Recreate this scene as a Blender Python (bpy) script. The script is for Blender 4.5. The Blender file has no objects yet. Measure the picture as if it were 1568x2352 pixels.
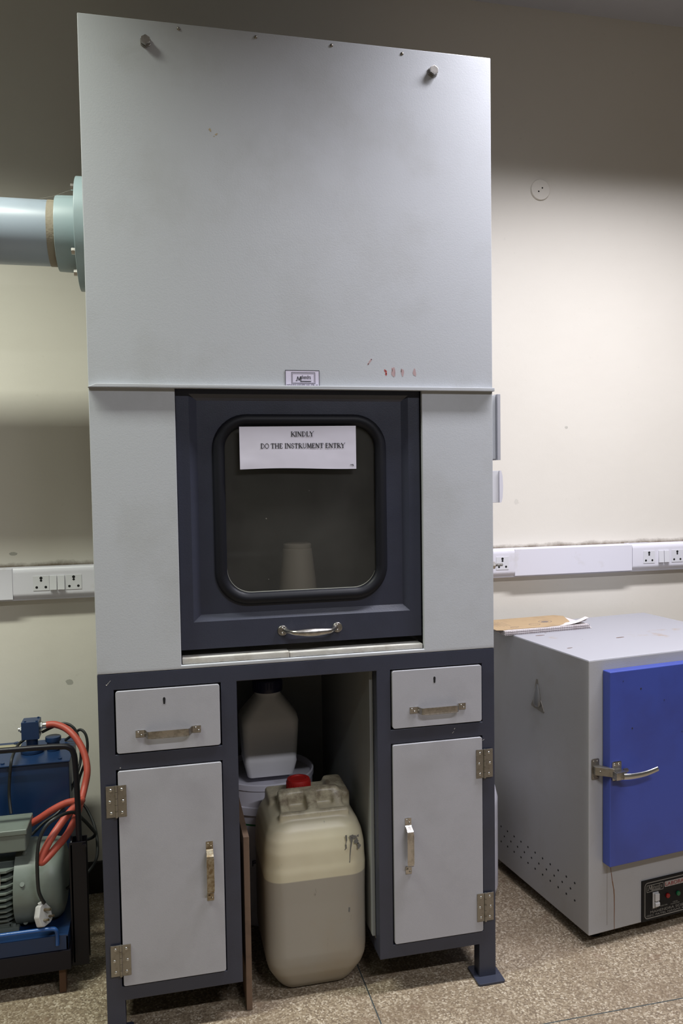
import bpy, bmesh, math, random
from mathutils import Vector, Matrix
random.seed(7)
S = bpy.context.scene
C = S.collection
PI = math.pi

# ------------------------------------------------------------------ camera
CAM = Vector((0.155, -1.9249, 1.3626))
YAW, PITCH, ROLL, FPX = 0.2261, -0.0485, -0.0151, 1811.9
fw = Vector((math.sin(YAW)*math.cos(PITCH), math.cos(YAW)*math.cos(PITCH), math.sin(PITCH)))
rt = Vector((math.cos(YAW), -math.sin(YAW), 0))
up = rt.cross(fw)
r2 = rt*math.cos(ROLL) + up*math.sin(ROLL)
u2 = up*math.cos(ROLL) - rt*math.sin(ROLL)
cd = bpy.data.cameras.new('camera')
cam = bpy.data.objects.new('camera', cd)
C.objects.link(cam)
m = Matrix((r2, u2, -fw)).transposed().to_4x4()
m.translation = CAM
cam.matrix_world = m
cd.sensor_fit = 'AUTO'
cd.sensor_width = 36
cd.lens = FPX/2352*36
cd.clip_start = .05
S.camera = cam

# ------------------------------------------------------------------ world, lights, exposure
W = bpy.data.worlds.new('world')
S.world = W
W.use_nodes = True
W.node_tree.nodes['Background'].inputs[0].default_value = (.86, .80, .66, 1)
W.node_tree.nodes['Background'].inputs[1].default_value = .07

def strip_light(name, loc, length, width, power, color, spread, tilt=0):
    d = bpy.data.lights.new(name, 'AREA')
    d.shape = 'RECTANGLE'
    d.size = length
    d.size_y = width
    d.energy = power
    d.color = color
    d.spread = math.radians(spread)
    o = bpy.data.objects.new(name, d)
    o.location = loc
    o.rotation_euler = (tilt, 0, 0)
    C.objects.link(o)
    return o
# two rows of ceiling tubes running parallel to the wall
strip_light('tube_light_near_wall_right', (1.75, -.28, 2.88), 1.3, .16, 50, (.93, .92, 1.0), 134)
strip_light('tube_light_near_wall_left', (-.95, -.28, 2.88), 1.3, .16, 40, (.95, .99, .88), 122)
strip_light('tube_light_room_right', (1.3, -2.40, 2.88), 1.3, .10, 57, (.92, .92, 1.0), 162)
strip_light('tube_light_room_left', (-.8, -2.40, 2.88), 1.3, .10, 8, (.93, 1.0, .94), 162)

S.view_settings.view_transform = 'Standard'
S.view_settings.look = 'None'
S.view_settings.exposure = 0.0
S.view_settings.gamma = 1
S.view_settings.use_curve_mapping = False

# ------------------------------------------------------------------ materials
def nodes(name):
    mt = bpy.data.materials.new(name)
    mt.use_nodes = True
    nt = mt.node_tree
    return mt, nt, nt.nodes['Principled BSDF'], nt.nodes['Material Output']

def N(nt, kind, **kw):
    n = nt.nodes.new(kind)
    for k, v in kw.items():
        if k in n.inputs.keys():
            n.inputs[k].default_value = v
        else:
            setattr(n, k, v)
    return n

def mixc(nt, fac, a, b):
    n = nt.nodes.new('ShaderNodeMix')
    n.data_type = 'RGBA'
    for s, v in ((0, fac), (6, a), (7, b)):
        if isinstance(v, (int, float)):
            n.inputs[s].default_value = v
        elif isinstance(v, tuple):
            n.inputs[s].default_value = v if len(v) == 4 else v+(1,)
        else:
            nt.links.new(v, n.inputs[s])
    return n.outputs[2]

def math_(nt, op, a, b=0.0, clamp=False):
    n = nt.nodes.new('ShaderNodeMath')
    n.operation = op
    n.use_clamp = clamp
    for i, v in enumerate((a, b)):
        if isinstance(v, (int, float)):
            n.inputs[i].default_value = v
        else:
            nt.links.new(v, n.inputs[i])
    return n.outputs[0]

def ramp(nt, src, p0, p1, c0=(0, 0, 0, 1), c1=(1, 1, 1, 1)):
    r = nt.nodes.new('ShaderNodeValToRGB')
    r.color_ramp.elements[0].position = p0
    r.color_ramp.elements[1].position = p1
    r.color_ramp.elements[0].color = c0
    r.color_ramp.elements[1].color = c1
    nt.links.new(src, r.inputs[0])
    return r.outputs[0]

def noise(nt, scale, detail=4, rough=.5, vec=None, stretch=None):
    if vec is None:
        vec = nt.nodes.new('ShaderNodeTexCoord').outputs['Object']
    if stretch:
        mp = nt.nodes.new('ShaderNodeMapping')
        mp.inputs['Scale'].default_value = stretch
        nt.links.new(vec, mp.inputs['Vector'])
        vec = mp.outputs[0]
    n = nt.nodes.new('ShaderNodeTexNoise')
    n.inputs['Scale'].default_value = scale
    n.inputs['Detail'].default_value = detail
    n.inputs['Roughness'].default_value = rough
    nt.links.new(vec, n.inputs['Vector'])
    return n.outputs[0]

def mat(name, col, rough=.5, metal=0, dirt=None, dirt_amt=.3, dirt_scale=6, dirt_lo=.5, dirt_hi=.75,
        bump=0, bump_scale=300, coat=0, spec=None, speck=None, speck_amt=0.66, rvar=0):
    mt, nt, P, out = nodes(name)
    c = col+(1,) if len(col) == 3 else col
    src = None
    P.inputs['Base Color'].default_value = c
    if dirt:
        f = ramp(nt, noise(nt, dirt_scale, 6, .6), dirt_lo, dirt_hi)
        f2 = math_(nt, 'MULTIPLY', f, dirt_amt)
        src = mixc(nt, f2, c, dirt+(1,))
    if speck:
        f = ramp(nt, noise(nt, 60, 3, .5), speck_amt, speck_amt+.03)
        src = mixc(nt, f, src if src is not None else c, speck+(1,))
    if src is not None:
        nt.links.new(src, P.inputs['Base Color'])
    P.inputs['Roughness'].default_value = rough
    if rvar:
        rr = nt.nodes.new('ShaderNodeMapRange')
        nt.links.new(noise(nt, 9, 5, .6), rr.inputs[0])
        rr.inputs['To Min'].default_value = max(.02, rough-rvar)
        rr.inputs['To Max'].default_value = min(1, rough+rvar)
        nt.links.new(rr.outputs[0], P.inputs['Roughness'])
    P.inputs['Metallic'].default_value = metal
    P.inputs['Coat Weight'].default_value = coat
    if spec is not None:
        P.inputs['Specular IOR Level'].default_value = spec
    if bump:
        b = nt.nodes.new('ShaderNodeBump')
        b.inputs['Strength'].default_value = .6
        b.inputs['Distance'].default_value = bump
        nt.links.new(noise(nt, bump_scale, 2, .5), b.inputs['Height'])
        nt.links.new(b.outputs[0], P.inputs['Normal'])
    return mt

GREY = mat('hammered_light_grey_paint', (.46, .478, .50), .36, dirt=(.30, .30, .27), dirt_amt=.35, dirt_scale=5,
           dirt_lo=.5, dirt_hi=.8, bump=.00025, bump_scale=330, rvar=.06)
GREY_DOOR = mat('smooth_light_grey_paint', (.375, .375, .40), .42, dirt=(.26, .26, .27), dirt_amt=.3, dirt_scale=9,
                bump=.0002, bump_scale=420)
GREY_IN = mat('inner_grey_paint', (.25, .26, .26), .55, dirt=(.22, .2, .17), dirt_amt=.5)
SILL = mat('chipped_white_board', (.52, .51, .47), .6, dirt=(.25, .21, .15), dirt_amt=.6, dirt_scale=25, bump=.001, bump_scale=80)
NAVY = mat('slate_navy_paint', (.033, .037, .057), .36, dirt=(.025, .027, .038), dirt_amt=.6, dirt_scale=7, bump=.0003,
           bump_scale=300, rvar=.08)
RUBBER = mat('black_rubber', (.006, .0065, .010), .5, spec=.25)
NICKEL = mat('tarnished_nickel', (.50, .48, .45), .30, 1, dirt=(.20, .185, .165), dirt_amt=.6, dirt_scale=60, dirt_lo=.42, dirt_hi=.65, rvar=.1)
BRASSY = mat('yellowed_nickel', (.42, .38, .30), .42, 1, dirt=(.18, .12, .06), dirt_amt=.8, dirt_scale=90, dirt_lo=.4, dirt_hi=.62)
HINGE = mat('hinge_steel', (.29, .27, .235), .42, .9, dirt=(.14, .115, .08), dirt_amt=.6, dirt_scale=70)
STEEL = mat('bright_steel', (.55, .55, .53), .3, 1)
BLACK = mat('black_plastic', (.005, .005, .006), .5, spec=.2)
DARKHOLE = mat('dark_hole', (.004, .004, .004), .9)
BLUE = mat('oven_blue_enamel', (.042, .066, .30), .38, dirt=(.035, .04, .16), dirt_amt=.6, dirt_scale=4, speck=(.02, .015, .03), speck_amt=.755)
OVEN = mat('oven_grey_enamel', (.36, .36, .365), .45, dirt=(.30, .28, .25), dirt_amt=.45, dirt_scale=7, bump=.0003, bump_scale=300)
OVEN_TOP = mat('oven_top_scuffed_enamel', (.33, .33, .355), .5, dirt=(.30, .22, .15), dirt_amt=.8, dirt_scale=9,
               dirt_lo=.62, dirt_hi=.72, speck=(.12, .04, .03), speck_amt=.77)
PVC = mat('duct_blue_grey_pvc', (.31, .36, .42), .36, dirt=(.23, .26, .28), dirt_amt=.4, dirt_scale=8)
PVC2 = mat('duct_fitting_pvc', (.30, .38, .40), .42, dirt=(.26, .28, .25), dirt_amt=.4)
GLUE = mat('tan_sealant', (.27, .23, .17), .7, bump=.002, bump_scale=120)
TRUNK = mat('white_trunking_plastic', (.68, .67, .72), .38, dirt=(.5, .47, .42), dirt_amt=.4, dirt_scale=14, dirt_lo=.6)
SWITCH = mat('white_switch_plastic', (.64, .64, .66), .32)
PAPER = mat('white_paper', (.60, .58, .66), .8, bump=.003, bump_scale=12)
INK = mat('black_ink', (.02, .02, .025), .7)
LABEL = mat('label_white', (.62, .58, .70), .5)
INKL = mat('label_ink', (.015, .015, .02), .6)
KRAFT = mat('kraft_cover', (.38, .27, .15), .75, dirt=(.22, .15, .09), dirt_amt=.5, dirt_scale=20)
PAGES = mat('ruled_pages', (.62, .58, .57), .8, dirt=(.35, .28, .26), dirt_amt=.6, dirt_scale=60)
PUMP_BLUE = mat('pump_blue_paint', (.008, .028, .085), .36, dirt=(.01, .02, .05), dirt_amt=.6, dirt_scale=10)
RAIL_BLUE = mat('pump_rail_blue', (.02, .08, .26), .3)
MOTOR = mat('motor_grey_green', (.14, .165, .145), .42, dirt=(.10, .10, .08), dirt_amt=.6, dirt_scale=14)
FRAME_BLACK = mat('cart_black_paint', (.006, .005, .009), .4, spec=.3)
HOSE = mat('orange_red_hose', (.42, .07, .045), .5, dirt=(.30, .06, .04), dirt_amt=.6, dirt_scale=30)
CABLE = mat('black_cable', (.010, .011, .011), .5)
PLUG = mat('white_plug', (.45, .44, .43), .45, dirt=(.25, .23, .2), dirt_amt=.4, dirt_scale=50)
RUST = mat('rust_brown', (.10, .05, .025), .85)
RED = mat('red_plastic', (.35, .012, .010), .45)
REDPAINT = mat('red_paint_smear', (.42, .05, .04), .5)
PINK = mat('faint_red_smear', (.40, .28, .28), .55)
NAVYCAP = mat('navy_cap', (.012, .013, .05), .45)
WHITE_PL = mat('white_plastic', (.66, .65, .72), .45, dirt=(.3, .27, .22), dirt_amt=.35, dirt_scale=12)
BOTTLE = mat('dull_white_plastic', (.76, .76, .78), .5)
GREEN = mat('green_print', (.02, .18, .05), .6)
PRINT_BLUE = mat('dark_blue_print', (.015, .02, .07), .6)
WOOD = mat('worn_board', (.15, .095, .06), .8, dirt=(.07, .045, .03), dirt_amt=.7, dirt_scale=25)
CEIL = mat('ceiling_paint', (.42, .42, .43), .9, dirt=(.36, .36, .38), dirt_amt=.5, dirt_scale=3)
SKIRT = mat('black_skirting', (.012, .011, .010), .5)
BEIGE = mat('beige_ceramic', (.68, .57, .42), .5, dirt=(.3, .22, .14), dirt_amt=.4)
LINER = mat('hood_liner', (.11, .105, .095), .5, dirt=(.08, .07, .06), dirt_amt=.5)
RED_LAMP = mat('red_indicator', (.20, .0, .0), .35)
GREEN_LAMP = mat('green_indicator', (.0, .09, .03), .35)
LETTER = mat('panel_lettering', (.17, .16, .14), .6)
LABEL_DIM = mat('panel_white', (.30, .26, .24), .6)
RED_INK = mat('panel_red_ink', (.20, .015, .015), .6)
COBWEB = mat('dust_string', (.30, .28, .24), .9)

def wall_material():
    mt, nt, P, out = nodes('cream_wall_paint')
    tc = nt.nodes.new('ShaderNodeTexCoord').outputs['Object']
    sep = nt.nodes.new('ShaderNodeSeparateXYZ')
    nt.links.new(tc, sep.inputs[0])
    X, Z = sep.outputs[0], sep.outputs[2]
    base = mixc(nt, math_(nt, 'MULTIPLY', ramp(nt, noise(nt, 1.6, 5, .6, tc), .4, .75), .35), (.70, .665, .585), (.61, .575, .50))
    base = mixc(nt, math_(nt, 'MULTIPLY', ramp(nt, noise(nt, 30, 3, .6, tc), .68, .74), .12), base, (.40, .37, .30))
    # dirt line collected on the wall just above the trunking
    h = math_(nt, 'SUBTRACT', Z, 1.083)
    wob = math_(nt, 'MULTIPLY', noise(nt, 14, 6, .7, tc), .032)
    d = math_(nt, 'DIVIDE', math_(nt, 'SUBTRACT', wob, h), .014)
    band = math_(nt, 'MULTIPLY', math_(nt, 'MULTIPLY', d, .9, True), math_(nt, 'GREATER_THAN', Z, 1.05))
    base = mixc(nt, band, base, (.16, .125, .085))
    for cx, cz, rx, rz, a in ((-.144, .703, .014, .010, .55), (-.301, 1.125, .014, .006, .6), (1.42, 1.25, .01, .012, .15), (1.62, 1.52, .008, .006, .4)):
        dx = math_(nt, 'DIVIDE', math_(nt, 'SUBTRACT', X, cx), rx)
        dz = math_(nt, 'DIVIDE', math_(nt, 'SUBTRACT', Z, cz), rz)
        r = math_(nt, 'SQRT', math_(nt, 'ADD', math_(nt, 'MULTIPLY', dx, dx), math_(nt, 'MULTIPLY', dz, dz)))
        r = math_(nt, 'ADD', r, math_(nt, 'MULTIPLY', noise(nt, 90, 3, .6, tc), 1.2))
        k = math_(nt, 'MULTIPLY', math_(nt, 'LESS_THAN', r, 1.45), a)
        base = mixc(nt, k, base, (.20, .20, .17))
    nt.links.new(base, P.inputs['Base Color'])
    P.inputs['Roughness'].default_value = .6
    b = nt.nodes.new('ShaderNodeBump')
    b.inputs['Strength'].default_value = .3
    b.inputs['Distance'].default_value = .002
    nt.links.new(noise(nt, 25, 5, .6, tc), b.inputs['Height'])
    nt.links.new(b.outputs[0], P.inputs['Normal'])
    return mt

def floor_material():
    mt, nt, P, out = nodes('terrazzo_floor')
    tc = nt.nodes.new('ShaderNodeTexCoord').outputs['Object']
    sep = nt.nodes.new('ShaderNodeSeparateXYZ')
    nt.links.new(tc, sep.inputs[0])
    v = nt.nodes.new('ShaderNodeTexVoronoi')
    v.inputs['Scale'].default_value = 240
    nt.links.new(tc, v.inputs['Vector'])
    sc = nt.nodes.new('ShaderNodeSeparateColor')
    nt.links.new(v.outputs['Color'], sc.inputs[0])
    r = nt.nodes.new('ShaderNodeValToRGB')
    e = r.color_ramp.elements
    e[0].position = 0
    e[0].color = (.085, .055, .035, 1)
    e[1].position = 1
    e[1].color = (.60, .53, .42, 1)
    for p, c in ((.22, (.13, .092, .058, 1)), (.45, (.235, .18, .115, 1)), (.75, (.32, .26, .18, 1))):
        x = e.new(p)
        x.color = c
    nt.links.new(sc.outputs[0], r.inputs[0])
    base = mixc(nt, .38, r.outputs[0], (.215, .17, .115))
    st = ramp(nt, noise(nt, 4.5, 6, .65, tc), .48, .68)
    base = mixc(nt, math_(nt, 'MULTIPLY', st, .6), base, (.15, .105, .065))
    st2 = ramp(nt, noise(nt, 14, 5, .6, tc), .60, .70)
    base = mixc(nt, math_(nt, 'MULTIPLY', st2, .35), base, (.12, .06, .035))
    # dark divider strips between the cast panels
    def line(axis, pos, step):
        a = math_(nt, 'ADD', math_(nt, 'SUBTRACT', sep.outputs[axis], pos), 50*step+.0018)
        mm = math_(nt, 'MODULO', a, step)
        return math_(nt, 'LESS_THAN', mm, .0034)
    g = math_(nt, 'MAXIMUM', line(0, .656, 1.25), line(1, -.199, 1.25))
    base = mixc(nt, g, base, (.035, .045, .045))
    nt.links.new(base, P.inputs['Base Color'])
    P.inputs['Roughness'].default_value = .62
    return mt

def jerry_material():
    # translucent plastic can: yellow-cream above the liquid line, greyer below where the liquid fills it
    mt, nt, P, out = nodes('cloudy_can_plastic')
    tc = nt.nodes.new('ShaderNodeTexCoord').outputs['Object']
    sep = nt.nodes.new('ShaderNodeSeparateXYZ')
    nt.links.new(tc, sep.inputs[0])
    Z = sep.outputs[2]
    lvl = math_(nt, 'DIVIDE', math_(nt, 'SUBTRACT', Z, .312), .003, True)
    c = mixc(nt, lvl, (.30, .275, .23), (.56, .515, .37))
    amber = math_(nt, 'MULTIPLY', ramp(nt, noise(nt, 5, 3, .5, tc), .45, .7), .3)
    c = mixc(nt, amber, c, (.28, .20, .10))
    top = math_(nt, 'DIVIDE', math_(nt, 'SUBTRACT', Z, .462), .02, True)
    dirt = math_(nt, 'MULTIPLY', ramp(nt, noise(nt, 28, 6, .7, tc), .38, .62), top)
    c = mixc(nt, math_(nt, 'MULTIPLY', dirt, .75), c, (.13, .09, .06))
    sm = ramp(nt, noise(nt, 9, 6, .75, tc, stretch=(2.2, 1, .8)), .66, .70)
    c = mixc(nt, math_(nt, 'MULTIPLY', sm, .6), c, (.12, .11, .10))
    nt.links.new(c, P.inputs['Base Color'])
    P.inputs['Roughness'].default_value = .42
    P.inputs['Subsurface Weight'].default_value = .15
    P.inputs['Subsurface Radius'].default_value = (.02, .015, .01)
    P.inputs['Subsurface Scale'].default_value = .3
    return mt

def glass_material():
    mt, nt, P, out = nodes('dusty_window_glass')
    nt.nodes.remove(P)
    tr = N(nt, 'ShaderNodeBsdfTransparent')
    tr.inputs[0].default_value = (.85, .86, .86, 1)
    gl = N(nt, 'ShaderNodeBsdfGlossy')
    gl.inputs['Roughness'].default_value = .06
    gl.inputs['Color'].default_value = (.8, .8, .8, 1)
    df = N(nt, 'ShaderNodeBsdfDiffuse')
    df.inputs[0].default_value = (.30, .29, .26, 1)
    fr = N(nt, 'ShaderNodeFresnel')
    fr.inputs[0].default_value = 1.5
    tc = nt.nodes.new('ShaderNodeTexCoord').outputs['Object']
    m1 = N(nt, 'ShaderNodeMixShader')
    d = math_(nt, 'ADD', math_(nt, 'MULTIPLY', ramp(nt, noise(nt, 5, 5, .6, tc), .3, .8), .08), .06)
    sp = ramp(nt, noise(nt, 130, 2, .5, tc), .77, .79)
    d = math_(nt, 'ADD', d, math_(nt, 'MULTIPLY', sp, .6))
    nt.links.new(d, m1.inputs[0])
    nt.links.new(tr.outputs[0], m1.inputs[1])
    nt.links.new(df.outputs[0], m1.inputs[2])
    m2 = N(nt, 'ShaderNodeMixShader')
    nt.links.new(fr.outputs[0], m2.inputs[0])
    nt.links.new(m1.outputs[0], m2.inputs[1])
    nt.links.new(gl.outputs[0], m2.inputs[2])
    nt.links.new(m2.outputs[0], out.inputs[0])
    return mt

WALL, FLOOR, JERRY, GLASS = wall_material(), floor_material(), jerry_material(), glass_material()

# ------------------------------------------------------------------ mesh helpers
def smooth_path(pts, sub=6, closed=False):
    pts = [Vector(p) for p in pts]
    n = len(pts)
    out = []
    rng = range(n if closed else n-1)
    for i in rng:
        if closed:
            p0, p1, p2, p3 = pts[(i-1) % n], pts[i], pts[(i+1) % n], pts[(i+2) % n]
        else:
            p0, p1, p2, p3 = pts[max(i-1, 0)], pts[i], pts[i+1], pts[min(i+2, n-1)]
        for k in range(sub):
            t = k/sub
            out.append(.5*((2*p1)+(p2-p0)*t+(2*p0-5*p1+4*p2-p3)*t*t+(3*p1-p0-3*p2+p3)*t*t*t))
    if not closed:
        out.append(pts[-1])
    return out

def rrect(x0, x1, z0, z1, r, n=8):
    pts = []
    for cx, cz, a in ((x1-r, z1-r, 0), (x0+r, z1-r, 90), (x0+r, z0+r, 180), (x1-r, z0+r, 270)):
        for k in range(n+1):
            t = math.radians(a+90*k/n)
            pts.append((cx+r*math.cos(t), cz+r*math.sin(t)))
    return pts

class MB:
    def __init__(s):
        s.bm = bmesh.new()
    def _merge(s, b, mi, M=None):
        for f in b.faces:
            f.material_index = mi
        if M is not None:
            bmesh.ops.transform(b, matrix=M, verts=b.verts)
        me = bpy.data.meshes.new('t')
        b.to_mesh(me)
        b.free()
        s.bm.from_mesh(me)
        bpy.data.meshes.remove(me)
    def box(s, x0, x1, y0, y1, z0, z1, bev=0, mi=0, M=None, seg=2):
        b = bmesh.new()
        bmesh.ops.create_cube(b, size=1)
        for v in b.verts:
            v.co = Vector(((x0+x1)/2+v.co.x*(x1-x0), (y0+y1)/2+v.co.y*(y1-y0), (z0+z1)/2+v.co.z*(z1-z0)))
        if bev:
            bmesh.ops.bevel(b, geom=list(b.edges), offset=bev, segments=seg, affect='EDGES', profile=.5)
        s._merge(b, mi, M)
        return s
    def cyl(s, p0, p1, r0, r1=None, n=24, mi=0, bev=0, M=None):
        p0, p1 = Vector(p0), Vector(p1)
        r1 = r0 if r1 is None else r1
        b = bmesh.new()
        L = (p1-p0).length
        bmesh.ops.create_cone(b, cap_ends=True, segments=n, radius1=r0, radius2=r1, depth=L)
        if bev:
            es = [e for e in b.edges if all(abs(abs(v.co.z)-L/2) < 1e-6 for v in e.verts) and abs(e.verts[0].co.z-e.verts[1].co.z) < 1e-6]
            bmesh.ops.bevel(b, geom=es, offset=bev, segments=2, affect='EDGES', profile=.5)
        q = Vector((0, 0, 1)).rotation_difference((p1-p0).normalized())
        T = Matrix.Translation((p0+p1)/2) @ q.to_matrix().to_4x4()
        bmesh.ops.transform(b, matrix=T, verts=b.verts)
        s._merge(b, mi, M)
        return s
    def tube(s, pts, r, n=12, closed=False, mi=0, squash=None, M=None):
        pts = [Vector(p) for p in pts]
        b = bmesh.new()
        N_ = len(pts)
        rings = []
        prev = None
        for i, p in enumerate(pts):
            if closed:
                t = (pts[(i+1) % N_]-pts[i-1]).normalized()
            else:
                t = (pts[min(i+1, N_-1)]-pts[max(i-1, 0)]).normalized()
            if prev is None:
                a = Vector((0, 0, 1)) if abs(t.z) < .8 else Vector((0, 1, 0))
                u = t.cross(a).normalized()
            else:
                u = (prev-t*prev.dot(t)).normalized()
            prev = u
            w = t.cross(u)
            rr = r[i] if isinstance(r, (list, tuple)) else r
            ring = []
            for k in range(n):
                a = 2*PI*k/n
                off = u*math.cos(a)*rr + w*math.sin(a)*rr
                if squash:
                    off = Vector((off.x*squash[0], off.y*squash[1], off.z*squash[2]))
                ring.append(b.verts.new(p+off))
            rings.append(ring)
        m = N_ if closed else N_-1
        for i in range(m):
            A, B = rings[i], rings[(i+1) % N_]
            for k in range(n):
                b.faces.new((A[k], A[(k+1) % n], B[(k+1) % n], B[k]))
        if not closed:
            b.faces.new(rings[0][::-1])
            b.faces.new(rings[-1])
        bmesh.ops.recalc_face_normals(b, faces=b.faces)
        s._merge(b, mi, M)
        return s
    def prism(s, poly, axis, a0, a1, mi=0, bev=0, M=None):
        b = bmesh.new()
        def P(u, v, a):
            return {'x': (a, u, v), 'y': (u, a, v), 'z': (u, v, a)}[axis]
        A = [b.verts.new(P(u, v, a0)) for u, v in poly]
        B = [b.verts.new(P(u, v, a1)) for u, v in poly]
        b.faces.new(A)
        b.faces.new(B[::-1])
        n = len(poly)
        for i in range(n):
            b.faces.new((A[i], B[i], B[(i+1) % n], A[(i+1) % n]))
        bmesh.ops.recalc_face_normals(b, faces=b.faces)
        if bev:
            bmesh.ops.bevel(b, geom=list(b.edges), offset=bev, segments=2, affect='EDGES', profile=.5)
        s._merge(b, mi, M)
        return s
    def loft(s, rings, cap=True, mi=0, M=None):
        b = bmesh.new()
        R = [[b.verts.new(p) for p in r] for r in rings]
        n = len(R[0])
        for A, B in zip(R, R[1:]):
            for k in range(n):
                b.faces.new((A[k], A[(k+1) % n], B[(k+1) % n], B[k]))
        if cap:
            b.faces.new(R[0][::-1])
            b.faces.new(R[-1])
        bmesh.ops.recalc_face_normals(b, faces=b.faces)
        s._merge(b, mi, M)
        return s
    def lathe(s, prof, c, n=32, mi=0, cap=True):
        return s.loft([[(c[0]+r*math.cos(2*PI*k/n), c[1]+r*math.sin(2*PI*k/n), c[2]+z) for k in range(n)] for r, z in prof], cap, mi)
    def dome(s, c, d, r, h=None, mi=0, n=12):
        # round screw head whose top points along d
        h = r*.5 if h is None else h
        d = Vector(d).normalized()
        q = Vector((0, 0, 1)).rotation_difference(d).to_matrix()
        c = Vector(c)
        rings = []
        for t in (0, .35, .7, .95):
            rr = r*math.cos(t*PI/2*.98)
            zz = h*math.sin(t*PI/2)
            rings.append([c+q @ Vector((rr*math.cos(2*PI*k/n), rr*math.sin(2*PI*k/n), zz)) for k in range(n)])
        return s.loft(rings, True, mi)
    def grid(s, xs, zs, holes, y0, y1, mi=0, bev=0):
        # a plate in the x-z plane with rectangular openings: holes is a set of (i, j) cells left out
        b = bmesh.new()
        V = {}
        def v(i, j, y):
            k = (i, j, y)
            if k not in V:
                V[k] = b.verts.new((xs[i], y, zs[j]))
            return V[k]
        nx, nz = len(xs)-1, len(zs)-1
        full = lambda i, j: 0 <= i < nx and 0 <= j < nz and (i, j) not in holes
        for i in range(nx):
            for j in range(nz):
                if not full(i, j):
                    continue
                b.faces.new((v(i, j, y0), v(i+1, j, y0), v(i+1, j+1, y0), v(i, j+1, y0)))
                b.faces.new((v(i, j+1, y1), v(i+1, j+1, y1), v(i+1, j, y1), v(i, j, y1)))
                for (di, dj, a, c) in ((-1, 0, (i, j), (i, j+1)), (1, 0, (i+1, j+1), (i+1, j)), (0, -1, (i+1, j), (i, j)), (0, 1, (i, j+1), (i+1, j+1))):
                    if not full(i+di, j+dj):
                        b.faces.new((v(*a, y0), v(*c, y0), v(*c, y1), v(*a, y1)))
        bmesh.ops.recalc_face_normals(b, faces=b.faces)
        if bev:
            es = [e for e in b.edges if len(e.link_faces) == 2 and e.calc_face_angle(0) > .5]
            bmesh.ops.bevel(b, geom=es, offset=bev, segments=2, affect='EDGES', profile=.5)
        s._merge(b, mi)
        return s
    def strap(s, path, width, th, horiz=True, M=None, mi=0):
        # a bent flat bar: path is a list of (s, y); width is across it
        n = len(path)
        outer, inner = [], []
        for i in range(n):
            p = Vector(path[i])
            a = Vector(path[max(i-1, 0)])
            c = Vector(path[min(i+1, n-1)])
            t = (c-a).normalized()
            nn = Vector((t.y, -t.x))
            outer.append(p+nn*th/2)
            inner.append(p-nn*th/2)
        poly = [tuple(q) for q in outer]+[tuple(q) for q in inner[::-1]]
        b = bmesh.new()
        def P(u, v, a):
            return (u, v, a) if horiz else (a, v, u)
        A = [b.verts.new(P(u, v, -width/2)) for u, v in poly]
        B = [b.verts.new(P(u, v, width/2)) for u, v in poly]
        m = len(poly)
        for i in range(m):
            b.faces.new((A[i], A[(i+1) % m], B[(i+1) % m], B[i]))
        for i in range(n-1):
            j = m-1-i
            b.faces.new((A[i], A[j], A[j-1], A[i+1]))
            b.faces.new((B[i], B[i+1], B[j-1], B[j]))
        bmesh.ops.recalc_face_normals(b, faces=b.faces)
        s._merge(b, mi, M)
        return s
    def build(s, name, mats, parent=None, off=None, ang=35, wn=True):
        me = bpy.data.meshes.new(name)
        if parent is not None:
            o = parent
            while o.parent:
                o = o.parent
            sh = Vector(o.get('_off', (0, 0, 0)))
            if sh.length:
                bmesh.ops.translate(s.bm, vec=-sh, verts=s.bm.verts)
        elif off is not None:
            bmesh.ops.translate(s.bm, vec=-Vector(off), verts=s.bm.verts)
        s.bm.to_mesh(me)
        s.bm.free()
        for p in me.polygons:
            p.use_smooth = True
        me.set_sharp_from_angle(angle=math.radians(ang))
        for mm in (mats if isinstance(mats, (list, tuple)) else [mats]):
            me.materials.append(mm)
        ob = bpy.data.objects.new(name, me)
        C.objects.link(ob)
        if wn:
            wm = ob.modifiers.new('weighted_normals', 'WEIGHTED_NORMAL')
            wm.keep_sharp = True
        if parent is not None:
            ob.parent = parent
        elif off is not None:
            ob.location = off
        return ob

def thing(name, label, cat, loc=(0, 0, 0), rz=0, group=None, local=False):
    o = bpy.data.objects.new(name, None)
    C.objects.link(o)
    o.location = loc
    o.rotation_euler = (0, 0, rz)
    o.empty_display_size = .1
    if not local:
        o['_off'] = tuple(loc)
    o['label'] = label
    o['category'] = cat
    if group:
        o['group'] = group
    return o

def tag(o, label, cat, group=None):
    o['label'] = label
    o['category'] = cat
    if group:
        o['group'] = group
    return o

def struct(o):
    o['kind'] = 'structure'
    return o

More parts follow.
